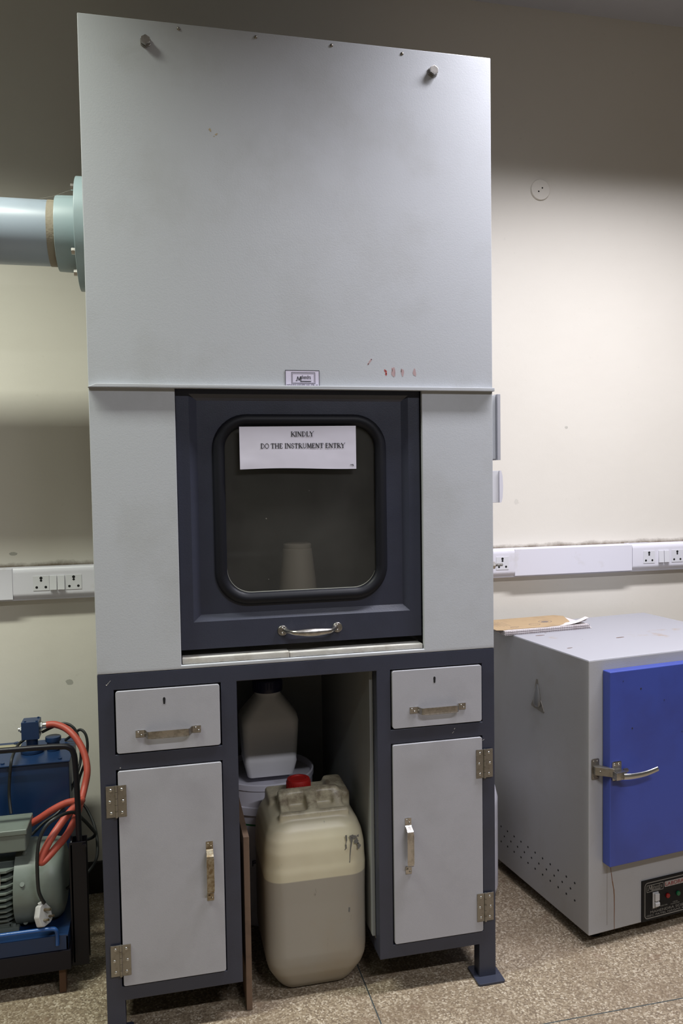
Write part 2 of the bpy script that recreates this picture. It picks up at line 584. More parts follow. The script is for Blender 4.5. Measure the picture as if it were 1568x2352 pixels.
def text_bm(txt, u0, v0, width, height, y, depth=.0004, spacing=1.0):
    # built-in sans lettering fitted to a box on the x-z plane, facing -y
    cu = bpy.data.curves.new('t', 'FONT')
    cu.body = txt
    cu.size = 1
    cu.space_character = spacing
    ob = bpy.data.objects.new('t', cu)
    C.objects.link(ob)
    dg = bpy.context.evaluated_depsgraph_get()
    me = bpy.data.meshes.new_from_object(ob.evaluated_get(dg))
    bpy.data.objects.remove(ob)
    bpy.data.curves.remove(cu)
    xs = [v.co.x for v in me.vertices]
    ys = [v.co.y for v in me.vertices]
    x0, x1, y0, y1 = min(xs), max(xs), min(ys), max(ys)
    b = MB()
    for v in me.vertices:
        v.co = ((v.co.x-x0)/(x1-x0)*width+u0, y, (v.co.y-y0)/(y1-y0)*height+v0)
    b.bm.from_mesh(me)
    bpy.data.meshes.remove(me)
    r = bmesh.ops.extrude_face_region(b.bm, geom=list(b.bm.faces))
    vs = [g for g in r['geom'] if isinstance(g, bmesh.types.BMVert)]
    bmesh.ops.translate(b.bm, verts=vs, vec=(0, -depth, 0))
    bmesh.ops.recalc_face_normals(b.bm, faces=b.bm.faces)
    return b

def join(dst, src, mi=0):
    for f in src.bm.faces:
        f.material_index = mi
    me = bpy.data.meshes.new('t')
    src.bm.to_mesh(me)
    src.bm.free()
    dst.bm.from_mesh(me)
    bpy.data.meshes.remove(me)
    return dst

# ------------------------------------------------------------------ room
WY = .7307
struct(MB().box(-3.2, 4.6, WY, WY+.15, 0, 3.005).build('wall_back', WALL))
struct(MB().box(-3.2, 4.6, -4.2, WY+.15, -.1, 0).build('floor', FLOOR))
struct(MB().box(-3.2, 4.6, -4.2, WY+.15, 3.005, 3.1).build('ceiling', CEIL))
struct(MB().box(-3.2, 4.6, WY-.012, WY, 0, .104, .003).build('baseboard_back', SKIRT))

# ------------------------------------------------------------------ fume hood
HT = 2.4166
HB = .8966
hood = thing('fume_hood', 'tall light grey metal fume cupboard with dark blue sliding sash, standing on the drawer cabinet', 'fume hood', (.503, .35, HB))
sh = MB()
sh.grid([0, .196, .812, 1.006], [HB, .906, 1.573, HT], {(1, 1)}, 0, .012, bev=.0022)
sh.box(0, .012, .012, .70, HB, HT-.002).box(.994, 1.006, .012, .70, HB, HT-.002)
sh.box(0, 1.006, .012, .70, HT-.014, HT-.002)
sh.build('outer_shell', GREY, hood)
ln = MB()
ln.box(.012, .994, .67, .70, HB, 2.40).box(.012, .08, .05, .67, HB+.03, 2.3).box(.926, .994, .05, .67, HB+.03, 2.3)
ln.box(.08, .926, .05, .67, 2.0, 2.02)
ln.build('inner_liner', LINER, hood)
sl = MB()
sl.box(.198, .46, .004, .06, .9065, .9215, .002).box(.461, .81, .005, .06, .9065, .9195, .002)
sl.build('front_sill', SILL, hood)
MB().box(.082, .924, .062, .668, HB+.004, .918).build('work_surface', SILL, hood)
# turned-out lower edge of the upper front sheet, its left end cut on a slant
lip = MB()
lip.prism([(.0, 1.5705), (.0, 1.5715), (.018, 1.5795), (1.0062, 1.5785), (1.0062, 1.5695)], 'y', -.0135, .001, bev=.0012)
lip.build('panel_lip', GREY, hood)
for x, z in ((.1498, 2.3657), (.8492, 2.3657)):
    b = MB()
    b.cyl((x, 0, z), (x, -.004, z), .0135, n=6, bev=.0008).cyl((x, -.004, z), (x, -.014, z), .0115, n=6, bev=.001)
    b.build('hex_bolt', NICKEL, hood)
for x, z in ((.2258, 2.4045), (.4057, 2.4045), (.5904, 2.4045), (.7697, 2.403)):
    MB().dome((x, 0, z), (0, -1, 0), .0042, .003).build('screw', HINGE, hood)
# sash with a pressed recess, a rubber-framed window and a pull handle
sash = MB()
b = bmesh.new()
def ring(pts, y):
    return [b.verts.new((p[0], y, p[1])) for p in pts]
NQ = 8
rr = rrect(.300, .704, 1.060, 1.494, .060, NQ)
def sq(x0, x1, z0, z1):
    # square outline sampled to match the rounded rectangle
    out = []
    for cx, cz, dx, dz in ((x1, z1, 1, 1), (x0, z1, -1, 1), (x0, z0, -1, -1), (x1, z0, 1, -1)):
        for k in range(NQ+1):
            t = k/NQ
            w = min(abs(x1-x0), abs(z1-z0))*.12
            if (dx, dz) in ((1, 1), (-1, -1)):
                p = (cx, cz-dz*w*(1-2*t)) if t < .5 else (cx-dx*w*(2*t-1), cz)
            else:
                p = (cx-dx*w*(1-2*t), cz) if t < .5 else (cx, cz-dz*w*(2*t-1))
            out.append(p)
    return out
R0 = ring(sq(.1975, .8105, .939, 1.62), .016)
R1 = ring(sq(.228, .780, 1.006, 1.560), .016)
R2 = ring(sq(.247, .764, 1.022, 1.545), .027)
R3 = ring(rr, .027)
R4 = ring(rr, .036)
R5 = ring(sq(.1975, .8105, .939, 1.62), .036)
for A, B in ((R0, R1), (R1, R2), (R2, R3), (R3, R4), (R4, R5), (R5, R0)):
    n = len(A)
    for k in range(n):
        b.faces.new((A[k], A[(k+1) % n], B[(k+1) % n], B[k]))
bmesh.ops.remove_doubles(b, verts=b.verts, dist=1e-6)
bmesh.ops.recalc_face_normals(b, faces=b.faces)
sash._merge(b, 0)
sash = sash.build('sash', NAVY, hood, ang=20)
g = MB()
gp = [(x, .024, z) for x, z in rrect(.2975, .7075, 1.0565, 1.4975, .070, 10)]
g.tube(gp, .0150, n=14, closed=True, squash=(1, .8, 1))
g.build('window_gasket', RUBBER, sash)
MB().prism(rrect(.299, .705, 1.058, 1.496, .060, 8), 'y', .029, .033).build('window_pane', GLASS, sash)
dl = [(x, .0265, z) for x, z in rrect(.3125, .6925, 1.0715, 1.4825, .060, 10)]
dl = dl[22:42]
MB().tube(dl, [.0003+.0011*math.sin(PI*k/19) for k in range(20)], n=6).build('dust_line', mat('settled_dust', (.20, .20, .175), .9), sash)
h = MB()
x0, x1, zc = .4455, .5860, .9735
hp, hr = [], []
for k in range(25):
    t = k/24
    x = x0+.006+(x1-x0-.012)*t
    e = min(t, 1-t)*2
    y = .014-.034*min(1, e*3.2)**.6-.004*math.sin(PI*t)
    hp.append((x, y, zc-.0015*math.sin(PI*t)))
    hr.append(.0078 if e < .08 else .0050+.0045*math.sin(PI*t)**2)
h.tube(hp, hr, n=14, squash=(1, .75, 1))
for x in (x0, x1):
    h.cyl((x, .0165, zc), (x, .0115, zc), .0135, .012, n=24, bev=.0008)
    for dz in (-.0065, .0065):
        h.dome((x-.001, .0115, zc+dz), (0, -1, 0), .0034, .0022)
h.build('pull_handle', NICKEL, sash)
# boxes and spindle on the right flank
e1 = MB().box(1.0065, 1.0440, .065, .23, 1.396, 1.567, .001).build('switch_box', GREY, hood)
MB().box(1.0445, 1.0535, .056, .24, 1.393, 1.570, .001).build('box_cover', GREY_DOOR, e1)
MB().cyl((1.027, .065, 1.535), (1.027, .0645, 1.535), .0045, n=16).build('earth_mark', HINGE, e1)
e2 = MB().box(1.0065, 1.0500, .062, .16, 1.278, 1.364, .0008).build('socket_box', SWITCH, hood)
MB().prism([(1.0503, 1.278), (1.0503, 1.3645), (1.0555, 1.3645), (1.0595, 1.350), (1.061, 1.321), (1.0595, 1.292), (1.0555, 1.278)], 'y', .058, .165).build('box_cover', TRUNK, e2)
kb = MB()
kb.cyl((1.0065, .08, 1.106), (1.044, .08, 1.106), .011, n=6, bev=.001)
kb.tube([(1.044+.0015*i, .08, 1.106) for i in range(17)], [.0042 if i % 2 else .0030 for i in range(17)], n=12)
kb.build('threaded_spindle', NICKEL, hood)
# maker's label with its printed logo
lb = MB().box(.4625, .5455, -.0008, .0, 1.5800, 1.6168).build('maker_label', LABEL, hood)
li = MB()
for (a, c_, d, e, w) in ((.4612, .5468, 1.5790, 1.6180, .0012), (.477, .536, 1.5850, 1.6130, .0008), (.4795, .5335, 1.5875, 1.6100, .0003)):
    for q in ((a, c_, e-w, e), (a, c_, d, d+w), (a, a+w, d, e), (c_-w, c_, d, e)):
        li.box(q[0], q[1], -.0011, -.0008, q[2], q[3])
join(li, text_bm('ahendra', .5005, 1.5965, .0245, .0100, -.0008, .0003))
def logo_m(mb, x, z, s, y):
    # slanted capital M with a curled foot and a bar running out under the name
    f = lambda pts: [(x+p*s, z+q*s) for p, q in pts]
    mb.prism(f([(.15, .25), (.30, .95), (.42, 1.0), (.62, .45), (.80, 1.0), (1.0, 1.0), (1.0, .18), (.84, .18), (.84, .62), (.68, .22), (.58, .22), (.38, .72), (.27, .20)]), 'y', y, y-.0003)
    mb.prism(f([(-.05, .20), (.30, .14), (.30, .20), (.10, .28)]), 'y', y, y-.0003)
    mb.prism(f([(.84, .18), (2.9, .18), (2.75, .02), (.84, .02)]), 'y', y, y-.0003)
logo_m(li, .4875, 1.5895, .0135, -.0008)
join(li, text_bm('mahendra scientific inst. mfg. co', .4645, 1.5808, .078, .0034, -.0008, .0003))
li.build('printed_logo', INKL, lb)
# dried paint touches
def blob(name, pts, m_, parent, y=-.0003, mb=None):
    for (x, z, w, hh, a) in pts:
        poly = []
        for k in range(12):
            t = 2*PI*k/12
            rr_ = 1+.18*math.sin(3*t+x*900)
            u, v = w*math.cos(t)*rr_, hh*math.sin(t)*rr_
            poly.append((x+u*math.cos(a)-v*math.sin(a), z+u*math.sin(a)+v*math.cos(a)))
        MB().prism(poly, 'y', 0, y).build(name, m_, parent, wn=False)
blob('red_paint_smear', [(.7155, 1.6205, .002, .003, .3), (.7175, 1.6165, .0012, .006, .2), (.7185, 1.6110, .0024, .0030, 0), (.7195, 1.617, .0008, .005, 0), (.6805, 1.6475, .001, .0015, .4)], REDPAINT, hood)
blob('faint_red_smear', [(.7375, 1.6165, .0048, .012, -.05), (.7615, 1.6165, .0040, .0095, .1), (.7935, 1.6165, .0042, .0095, .1), (.6765, 1.6420, .0020, .0095, -.6)], PINK, hood)
blob('red_paint_smear', [(.7345, 1.6225, .0006, .006, 0), (.7585, 1.6205, .0006, .005, 0), (.6722, 1.6360, .0016, .0013, 0), (.7415, 1.6155, .0004, .009, 0)], REDPAINT, hood)
blob('brown_fleck', [(.2930, 2.1790, .0022, .0042, .5), (.3075, 2.1700, .0035, .0018, .6), (.302, 2.165, .0014, .001, 0)], mat('tan_fleck', (.42, .33, .20), .6), hood)

# duct on the left flank
duct = thing('exhaust_duct', 'blue-grey plastic exhaust pipe leaving the left side of the fume cupboard', 'duct', (-.03, .30, 1.90))
DC = (.30, 2.005)
MB().cyl((-1.7, *DC), (-.092, *DC), .083, n=64).build('pipe', PVC, duct)
MB().cyl((-.1085, *DC), (-.089, *DC), .0838, n=64).build('sealant_band', GLUE, duct)
MB().cyl((-.089, *DC), (-.034, *DC), .0955, .0975, n=64, bev=.002).build('collar', PVC2, duct)
MB().cyl((-.036, *DC), (-.0004, *DC), .1450, n=72, bev=.002).build('flange', PVC2, duct)
for a in (55, -35, -66, 145, -125):
    y, z = .30-.122*math.cos(math.radians(a)), 2.005+.122*math.sin(math.radians(a))
    MB().cyl((-.036, y, z), (-.0465, y, z), .0085, n=6, bev=.0006).build('flange_bolt', NICKEL, duct)
MB().tube(smooth_path([(-.048, .24, 2.100), (-.060, .235, 2.094), (-.09, .24, 2.083), (-.125, .25, 2.078)], 4), .0004, n=5).build('dust_strand', COBWEB, duct)

# notice taped on the window
notice = MB()
b = bmesh.new()
NX, NZ = 24, 8
xa, xb, za, zb = .3475, .6395, 1.3765, 1.4815
V = [[None]*(NZ+1) for _ in range(NX+1)]
for i in range(NX+1):
    for j in range(NZ+1):
        u, v = i/NX, j/NZ
        x = xa+(xb-xa)*u
        z = za+(zb-za)*v + .002*math.sin(u*5)*(1-v) + .002*(u-.5)*v
        y = .0075+.0002*math.sin(u*9+v*3)-.0012*math.exp(-((u-.06)**2+(v-.1)**2)*60)
        V[i][j] = b.verts.new((x, y, z))
for i in range(NX):
    for j in range(NZ):
        b.faces.new((V[i][j], V[i+1][j], V[i+1][j+1], V[i][j+1]))
for f in b.faces:
    f.smooth = True
ex = bmesh.ops.extrude_face_region(b, geom=list(b.faces))
bmesh.ops.translate(b, verts=[g_ for g_ in ex['geom'] if isinstance(g_, bmesh.types.BMVert)], vec=(0, .0003, 0))
bmesh.ops.recalc_face_normals(b, faces=b.faces)
notice._merge(b, 0)
notice = notice.build('paper_notice', PAPER, off=(.4935, .008, 1.43))
notice['_off'] = (.4935, .008, 1.43)
tag(notice, 'white printed paper notice stuck across the top of the fume cupboard window', 'notice')
# serif capitals drawn from thick and thin strokes
def arc(cx, cy, rx, ry, a0, a1, n=10):
    return [(cx+rx*math.cos(math.radians(a0+(a1-a0)*k/n)), cy+ry*math.sin(math.radians(a0+(a1-a0)*k/n))) for k in range(n+1)]
T, t_ = .19, .085
SF = lambda x, y, w=.16: ([(x-w, y), (x+w, y)], .05)
GL = {
 'K': (.80, [([(.18, 0), (.18, 1)], T), ([(.24, .45), (.72, 1)], t_), ([(.34, .56), (.74, 0)], T), SF(.18, .02), SF(.18, .98), SF(.74, .98, .1), SF(.76, .02, .12)]),
 'I': (.40, [([(.2, 0), (.2, 1)], T), SF(.2, .02), SF(.2, .98)]),
 'N': (.86, [([(.16, 0), (.16, 1)], t_), ([(.16, .98), (.70, .02)], T), ([(.70, 0), (.70, 1)], t_), SF(.14, .02, .12), SF(.10, .98, .1), SF(.72, .98, .13)]),
 'D': (.82, [([(.18, 0), (.18, 1)], T), ([(.18, .98)]+arc(.30, .5, .42, .48, 90, -90)+[(.18, .02)], .085), SF(.12, .02, .1), SF(.12, .98, .1)]),
 'L': (.66, [([(.18, 0), (.18, 1)], T), ([(.18, .03), (.60, .03), (.62, .22)], t_), SF(.18, .98)]),
 'Y': (.80, [([(.10, 1), (.38, .5)], T), ([(.38, .5), (.66, .95), (.80, 1.10)], t_), ([(.38, .5), (.38, 0)], T), SF(.38, .02), SF(.10, .98, .1)]),
 'O': (.80, [(arc(.4, .5, .34, .48, 0, 360, 22), .10)]),
 'T': (.76, [([(.38, 0), (.38, 1)], T), ([(.05, .78), (.07, .97), (.69, .97), (.71, .78)], t_), SF(.38, .02)]),
 'H': (.88, [([(.18, 0), (.18, 1)], T), ([(.70, 0), (.70, 1)], T), ([(.18, .5), (.70, .5)], t_), SF(.18, .02), SF(.18, .98), SF(.70, .02), SF(.70, .98)]),
 'E': (.68, [([(.18, 0), (.18, 1)], T), ([(.08, .97), (.56, .97), (.58, .80)], t_), ([(.18, .5), (.48, .5)], t_), ([(.08, .03), (.58, .03), (.60, .22)], t_)]),
 'S': (.64, [(arc(.32, .73, .22, .24, 20, 250, 10)+arc(.32, .26, .24, .24, 70, -200, 12), .10)]),
 'R': (.82, [([(.18, 0), (.18, 1)], T), ([(.10, .97)]+arc(.36, .735, .24, .235, 90, -90)+[(.18, .5)], .075), ([(.36, .5), (.74, 0)], T), SF(.18, .02), SF(.78, .02, .08)]),
 'U': (.84, [([(.18, 1), (.18, .3)]+arc(.43, .3, .25, .28, 180, 360, 10)+[(.68, 1)], .095), SF(.18, .98), SF(.68, .98, .12)]),
 'M': (1.0, [([(.16, 0), (.20, 1)], t_), ([(.20, 1), (.50, .1)], T), ([(.50, .1), (.80, 1)], t_), ([(.80, 1), (.84, 0)], T), SF(.14, .02, .1), SF(.84, .02, .13), SF(.14, .98, .08), SF(.86, .98, .08)]),
 ' ': (.34, []),
}
def word(mb, txt, x0, x1, z0, hgt, y):
    tot = sum(GL[c][0] for c in txt)
    sx = (x1-x0)/tot
    x = x0
    for c in txt:
        w, st = GL[c]
        for pts, th in st:
            q = [(x+p[0]*sx, z0+p[1]*hgt) for p in pts]
            for a, c2 in zip(q, q[1:]):
                a, c2 = Vector(a), Vector(c2)
                d = (c2-a)
                if d.length < 1e-7:
                    continue
                d.normalize()
                n_ = Vector((-d.y, d.x))*th*hgt*.5
                ee = d*th*hgt*.18
                poly = [tuple(a-n_-ee), tuple(c2-n_+ee), tuple(c2+n_+ee), tuple(a+n_-ee)]
                mb.prism(poly, 'y', y, y-.0003)
        x += w*sx
for txt_, xa_, xb_, za_ in (('KINDLY', .4740, .5320, 1.4565), ('DO THE INSTRUMENT ENTRY', .3985, .6110, 1.4275)):
    wb = MB()
    word(wb, txt_, xa_, xb_, za_, .0118, .00722)
    wb.build('printed_line', INK, notice, wn=False)
MB().prism([(.6240, 1.3855), (.6320, 1.3862), (.6325, 1.3815), (.6310, 1.3815), (.6308, 1.3845), (.6240, 1.3845)], 'y', .0072, .0069).build('printed_mark', INK, notice, wn=False)

# object standing inside
vase = thing('beige_jug', 'beige tapered container standing inside the fume cupboard behind the glass', 'container', (.545, .36, .918))
MB().lathe([(.058, 0), (.0605, .004), (.059, .05), (.053, .14), (.043, .226), (.040, .229)], (.545, .36, .918), 40).build('body', BEIGE, vase)
MB().lathe([(.0405, .2292), (.0415, .231), (.0415, .240), (.038, .243), (.012, .244)], (.545, .36, .918), 40).build('rim', BEIGE, vase)

# ------------------------------------------------------------------ base cabinet
cab = thing('drawer_cabinet', 'dark blue framed cabinet with light grey doors and drawers under the fume cupboard', 'cabinet', (.503, .35, 0))
XS = [0, .0365, .0430, .2885, .3270, .6830, .7195, .9590, .9715, 1.006]
ZS = [.006, .0965, .1315, .6640, .7010, .8575, .8960]
holes = set()
for i in range(9):
    for j in range(6):
        if j == 0 and i not in (0, 1, 7, 8): holes.add((i, j))
        if j in (2, 4) and i in (1, 2, 6, 7): holes.add((i, j))
        if i == 4 and j < 5: holes.add((i, j))
fr = MB()
fr.grid(XS, ZS, holes, 0, .038, bev=.0015)
# back frame, side and depth rails
for x0_, x1_ in ((0, .043), (.959, 1.006)):
    fr.box(x0_, x1_, .66, .70, .006, .896, .001)
    fr.box(x0_, x1_, .038, .66, .0965, .1315).box(x0_, x1_, .038, .66, .8575, .896)
fr.box(.043, .959, .66, .70, .8575, .896)
for x0_, x1_ in ((.2885, .327), (.683, .7195)):
    fr.box(x0_, x1_, .038, .66, .0965, .1315).box(x0_, x1_, .66, .70, .0965, .8575)
fr.box(.043, .2885, .66, .70, .0965, .1315).box(.7195, .959, .66, .70, .0965, .1315)
fr.build('frame', NAVY, cab)
pn = MB()
pn.box(.0015, .010, .040, .658, .1320, .857).box(.996, 1.0045, .040, .658, .1320, .857)
pn.box(.3150, .3235, .040, .655, .1325, .857)
pn.box(.6735, .6825, .0385, .690, .1400, .8565, .0006)
pn.box(.010, .315, .040, .655, .1320, .137).box(.6825, .996, .040, .655, .1320, .137)
pn.box(.3235, .6735, .6700, .6800, .10, .857)
pn.box(.325, .682, .038, .66, .8585, .862)
pn.build('inner_panels', GREY_IN, cab)
def strap_handle(parent, cx, cz, L, w, horiz, y0=-.006, mt=NICKEL):
    hb = MB()
    M = Matrix.Translation((cx, y0, cz))
    a = L/2
    path = [(-a, 0), (-a+.019, 0), (-a+.0225, -.003), (-a+.0265, -.016), (-a+.030, -.019), (-a+.036, -.0195), (a-.036, -.0195),
            (a-.030, -.019), (a-.0265, -.016), (a-.0225, -.003), (a-.019, 0), (a, 0)]
    hb.strap(path, w, .0018, horiz, M)
    # rolled edges of the grip
    for sgn in (-1, 1):
        q = [(-a+.034, -.0208), (a-.034, -.0208)]
        if horiz:
            hb.box(-a+.034, a-.034, -.0215, -.0200, sgn*w/2-.0008, sgn*w/2+.0008, M=M)
        else:
            hb.box(sgn*w/2-.0008, sgn*w/2+.0008, -.0215, -.0200, -a+.034, a-.034, M=M)
    for s_ in (-1, 1):
        for k, (du, dv) in enumerate(((.0055, -.0035), (.0125, .0035))):
            u = s_*(a-du)
            p = (cx+u, y0-.0009, cz+dv*s_) if horiz else (cx+dv*s_, y0-.0009, cz+u)
            hb.dome(p, (0, -1, 0), .0030, .0020)
    o = hb.build('bar_handle', mt, parent)
    return o
for (dx0, dx1, hx) in ((.0405, .2850, .1615), (.7235, .9685, .8460)):
    d = MB()
    d.prism(rrect(dx0, dx1, .7045, .8545, .006, 4), 'y', -.0045, .012, bev=.0012)
    d.box(dx0+.006, dx1-.006, .0125, .42, .712, .835)
    dr = d.build('drawer', GREY_DOOR, cab)
    strap_handle(dr, hx, .7495, .153, .0165, True, -.0056)
    kx = hx-.0085
    kh = MB()
    kh.prism([(kx-.0030, .8300), (kx-.0015, .8330), (kx+.0015, .8330), (kx+.0030, .8300), (kx+.0022, .8175), (kx, .8165), (kx-.0022, .8175)], 'y', -.0044, -.0050)
    kh.build('keyhole', DARKHOLE, dr)
for side, (dx0, dx1, hx, vx, hz) in enumerate(((.0405, .2860, .036, .2520, 0), (.7230, .9690, .9745, .7615, 0))):
    d = MB()
    d.prism(rrect(dx0, dx1, .1345, .6615, .005, 4), 'y', -.0045, .014, bev=.0012)
    do = d.build('door', GREY_DOOR, cab)
    strap_handle(do, vx, .3935, .148, .0165, False, -.0056, NICKEL if side else BRASSY)
    for zc_ in (.591, .201):
        hg = MB()
        hw = .0235
        for sgn in (-1, 1):
            hg.box(min(hx+sgn*.003, hx+sgn*hw), max(hx+sgn*.003, hx+sgn*hw), -.0068, -.0047, zc_-.038, zc_+.038, .0004)
        for k in range(5):
            z0_ = zc_-.039+k*.0156
            hg.cyl((hx, -.0078, z0_+.0004), (hx, -.0078, z0_+.0152), .0032, n=14)
        ho = hg.build('hinge', HINGE, cab)
        for sgn in (-1, 1):
            for k, dz in enumerate((-.028, 0, .028)):
                MB().dome((hx+sgn*(.0125+.0025*(k % 2)), -.0068, zc_+dz), (0, -1, 0), .0036, .0014).build('screw', STEEL, ho)
for x_ in (.0215, .9825):
    for y_ in (.012, .68):
        f = MB()
        f.prism(rrect(x_-.038, x_+.038, y_-.042, y_+.03 if y_ > .5 else y_+.040, .006, 3), 'z', .0005, .0065, bev=.001)
        f.build('foot_plate', NAVY, cab)
# paint chips on the frame
blob('paint_chip', [(.0210, .8710, .0016, .0013, .2), (.0245, .8745, .0005, .003, -.7), (.0285, .8790, .0004, .0032, -.7), (.8935, .6895, .0020, .0009, .9), (.8890, .6800, .0004, .0035, -.8), (.9740, .6520, .0004, .003, -1), (.0470, .6690, .0014, .0014, 0)], SILL, cab)

# ------------------------------------------------------------------ things in the opening
jc = thing('jerrycan', 'large dirty cream plastic jerrycan with a red cap, on the floor in the cabinet opening', 'jerrycan', (.531, .18, 0))
JX0, JX1, JY0, JY1 = .395, .6655, .040, .315
def jr(z, ins, rad, sk=0):
    return [(p[0], p[1], z) for p in rrect(JX0+ins, JX1-ins, JY0+ins+sk, JY1-ins, rad, 8)]
jb = MB()
jb.loft([jr(.001, .052, .03), jr(.003, .044, .035), jr(.020, .030, .045), jr(.060, .009, .048), jr(.085, .002, .048), jr(.11, 0, .048), jr(.25, 0, .048), jr(.335, -.0015, .048), jr(.350, 0, .048),
         jr(.385, .001, .048), jr(.415, .006, .050), jr(.438, .015, .050), jr(.453, .027, .048), jr(.462, .042, .040), jr(.466, .06, .03)])
jb.box(.437, .625, .078, .098, .450, .476, .005, seg=3)
jb.box(.450, .612, .150, .185, .440, .505, .007, seg=3)
jb.prism([(.080, .440), (.080, .474), (.150, .505), (.175, .505), (.175, .44)], 'x', .517, .545, bev=.004)
jb.prism([(.095, .440), (.095, .466), (.155, .503), (.18, .503), (.18, .440)], 'x', .445, .470, bev=.004)
jb.prism([(.110, .440), (.115, .460), (.155, .500), (.18, .500), (.18, .440)], 'x', .592, .618, bev=.004)
jb.box(.590, .645, .15, .285, .44, .492, .010, seg=3)
jb.box(.425, .60, .182, .29, .44, .474, .009, seg=3)
jbo = jb.build('body', JERRY, jc, wn=False)
rm = jbo.modifiers.new('remesh', 'REMESH')
rm.mode = 'VOXEL'
rm.voxel_size = .0035
rm.use_smooth_shade = True
smm = jbo.modifiers.new('smooth', 'SMOOTH')
smm.factor = .5
smm.iterations = 14
cp = MB()
CX, CY = .512, .215
cp.lathe([(.0325, .478), (.0340, .480), (.0335, .508), (.0310, .515), (.022, .517), (.019, .514), (.003, .514)], (CX, CY, 0), 36)
for k in range(36):
    a = 2*PI*k/36
    cp.cyl((CX+.0336*math.cos(a), CY+.0336*math.sin(a), .481), (CX+.0330*math.cos(a), CY+.0330*math.sin(a), .508), .0013, n=6)
cp.build('red_cap', RED, jc)
def streak(mb, pts, w, y):
    for (a, c_), ww in zip(zip(pts, pts[1:]), w):
        a, c_ = Vector(a), Vector(c_)
        d = (c_-a).normalized()
        n_ = Vector((-d.y, d.x))*ww
        mb.prism([tuple(a-n_), tuple(c_-n_*.8), tuple(c_+n_*.8), tuple(a+n_)], 'y', y, y-.0004)
    return mb
DIRT = mat('dirt_grey', (.13, .125, .115), .8)
for p_, w_ in (([(.606, .420), (.607, .405), (.605, .395), (.606, .385), (.602, .381)], [.0025, .001, .0022, .0012]),
               ([(.618, .418), (.621, .400), (.618, .385), (.616, .365), (.615, .350), (.613, .337), (.615, .330), (.615, .322)], [.0035, .0018, .0015, .0010, .0012, .0022, .0012]),
               ([(.612, .226), (.611, .214)], [.0022])):
    streak(MB(), p_, w_, .0400).build('dirt_streak', DIRT, jc, wn=False)

def patch(spots, seed):
    rnd = random.Random(seed)
    for cx, cz, rx, rz in spots:
        ph = [rnd.uniform(0, 6) for _ in range(4)]
        poly = []
        for k in range(28):
            t = 2*PI*k/28
            q = 1+.22*math.sin(3*t+ph[0])+.14*math.sin(5*t+ph[1])+.10*math.sin(9*t+ph[2])
            poly.append((cx+rx*q*math.cos(t), cz+rz*q*math.sin(t)))
        MB().prism(poly, 'y', .0400, .0396).build('dirt_patch', DIRT, jc, wn=False)
patch([(.6270, .4130, .0065, .0055), (.6335, .4010, .0060, .0075), (.6400, .3880, .0042, .0080), (.6375, .4150, .0030, .0030)], 3)

bk = thing('plastic_bucket', 'white plastic bucket with a green stripe, at the back of the cabinet opening', 'bucket', (.458, .505, 0))
MB().lathe([(.118, .001), (.122, .004), (.138, .345), (.1405, .350)], (.458, .505, 0), 64).build('body', WHITE_PL, bk)
MB().lathe([(.1405, .350), (.147, .353), (.148, .376), (.1445, .378), (.1455, .425), (.1490, .428), (.1490, .444), (.1440, .446), (.1415, .440), (.1400, .428), (.10, .427), (.005, .427)], (.458, .505, 0), 64).build('lid', WHITE_PL, bk)
MB().loft([[(.458+r*math.cos(2*PI*k/64), .505+r*math.sin(2*PI*k/64), z) for k in range(64)] for r, z in ((.1371, .318), (.1376, .318), (.1379, .323), (.1372, .323))], False).build('green_stripe', GREEN, bk)
tb = text_bm('FI', .396, .195, .018, .017, .3832, .0012)
tb.build('printed_letters', PRINT_BLUE, bk)

MB().cyl((.4895, .3610, .428), (.4893, .3585, .428), .0048, n=20).build('lid_hole', DARKHOLE, bk)

bt = thing('plastic_bottle', 'white plastic bottle with a dark blue screw cap, standing on the white bucket', 'bottle', (.463, .47, .447))
def br(z, wx, wy, rad, dx=0):
    return [(.463+dx+p[0], .47+p[1], .447+z) for p in rrect(-wx, wx, -wy, wy, rad, 6)]
MB().loft([br(.0005, .066, .050, .012), br(.003, .070, .054, .014), br(.045, .080, .062, .016), br(.052, .079, .061, .016), br(.14, .085, .066, .018), br(.168, .087, .068, .022), br(.185, .084, .064, .03),
           br(.215, .062, .052, .034), br(.238, .044, .042, .036), br(.244, .040, .040, .0395), br(.252, .040, .040, .0395)]).build('body', BOTTLE, bt, ang=50)
c2 = MB()
c2.lathe([(.0415, .253), (.0455, .254), (.0465, .262), (.0455, .264), (.0450, .285), (.042, .290), (.01, .290)], (.463, .47, .447), 36)
for k in range(30):
    a = 2*PI*k/30
    c2.cyl((.463+.0452*math.cos(a), .47+.0452*math.sin(a), .447+.265), (.463+.0448*math.cos(a), .47+.0448*math.sin(a), .447+.285), .0014, n=6)
c2.build('screw_cap', NAVYCAP, bt)

bd = MB()
bd.box(.3375, .3525, .028, .40, .001, .452, .0012)
tag(bd.build('wooden_board', WOOD, off=(.345, .2, 0)), 'brown wooden board standing on edge beside the left cabinet door', 'board')

wc = thing('white_can', 'white plastic can on the floor between the cabinet and the oven, mostly hidden', 'can', (1.105, .43, 0))
MB().lathe([(.070, .001), (.088, .012), (.092, .03), (.092, .30), (.092, .318), (.084, .352), (.062, .385), (.034, .405), (.030, .42), (.028, .44)], (1.105, .43, 0), 48).build('body', WHITE_PL, wc, ang=50)
MB().lathe([(.034, .432), (.035, .434), (.034, .458), (.03, .460)], (1.105, .43, 0), 32).build('lid', WHITE_PL, wc)

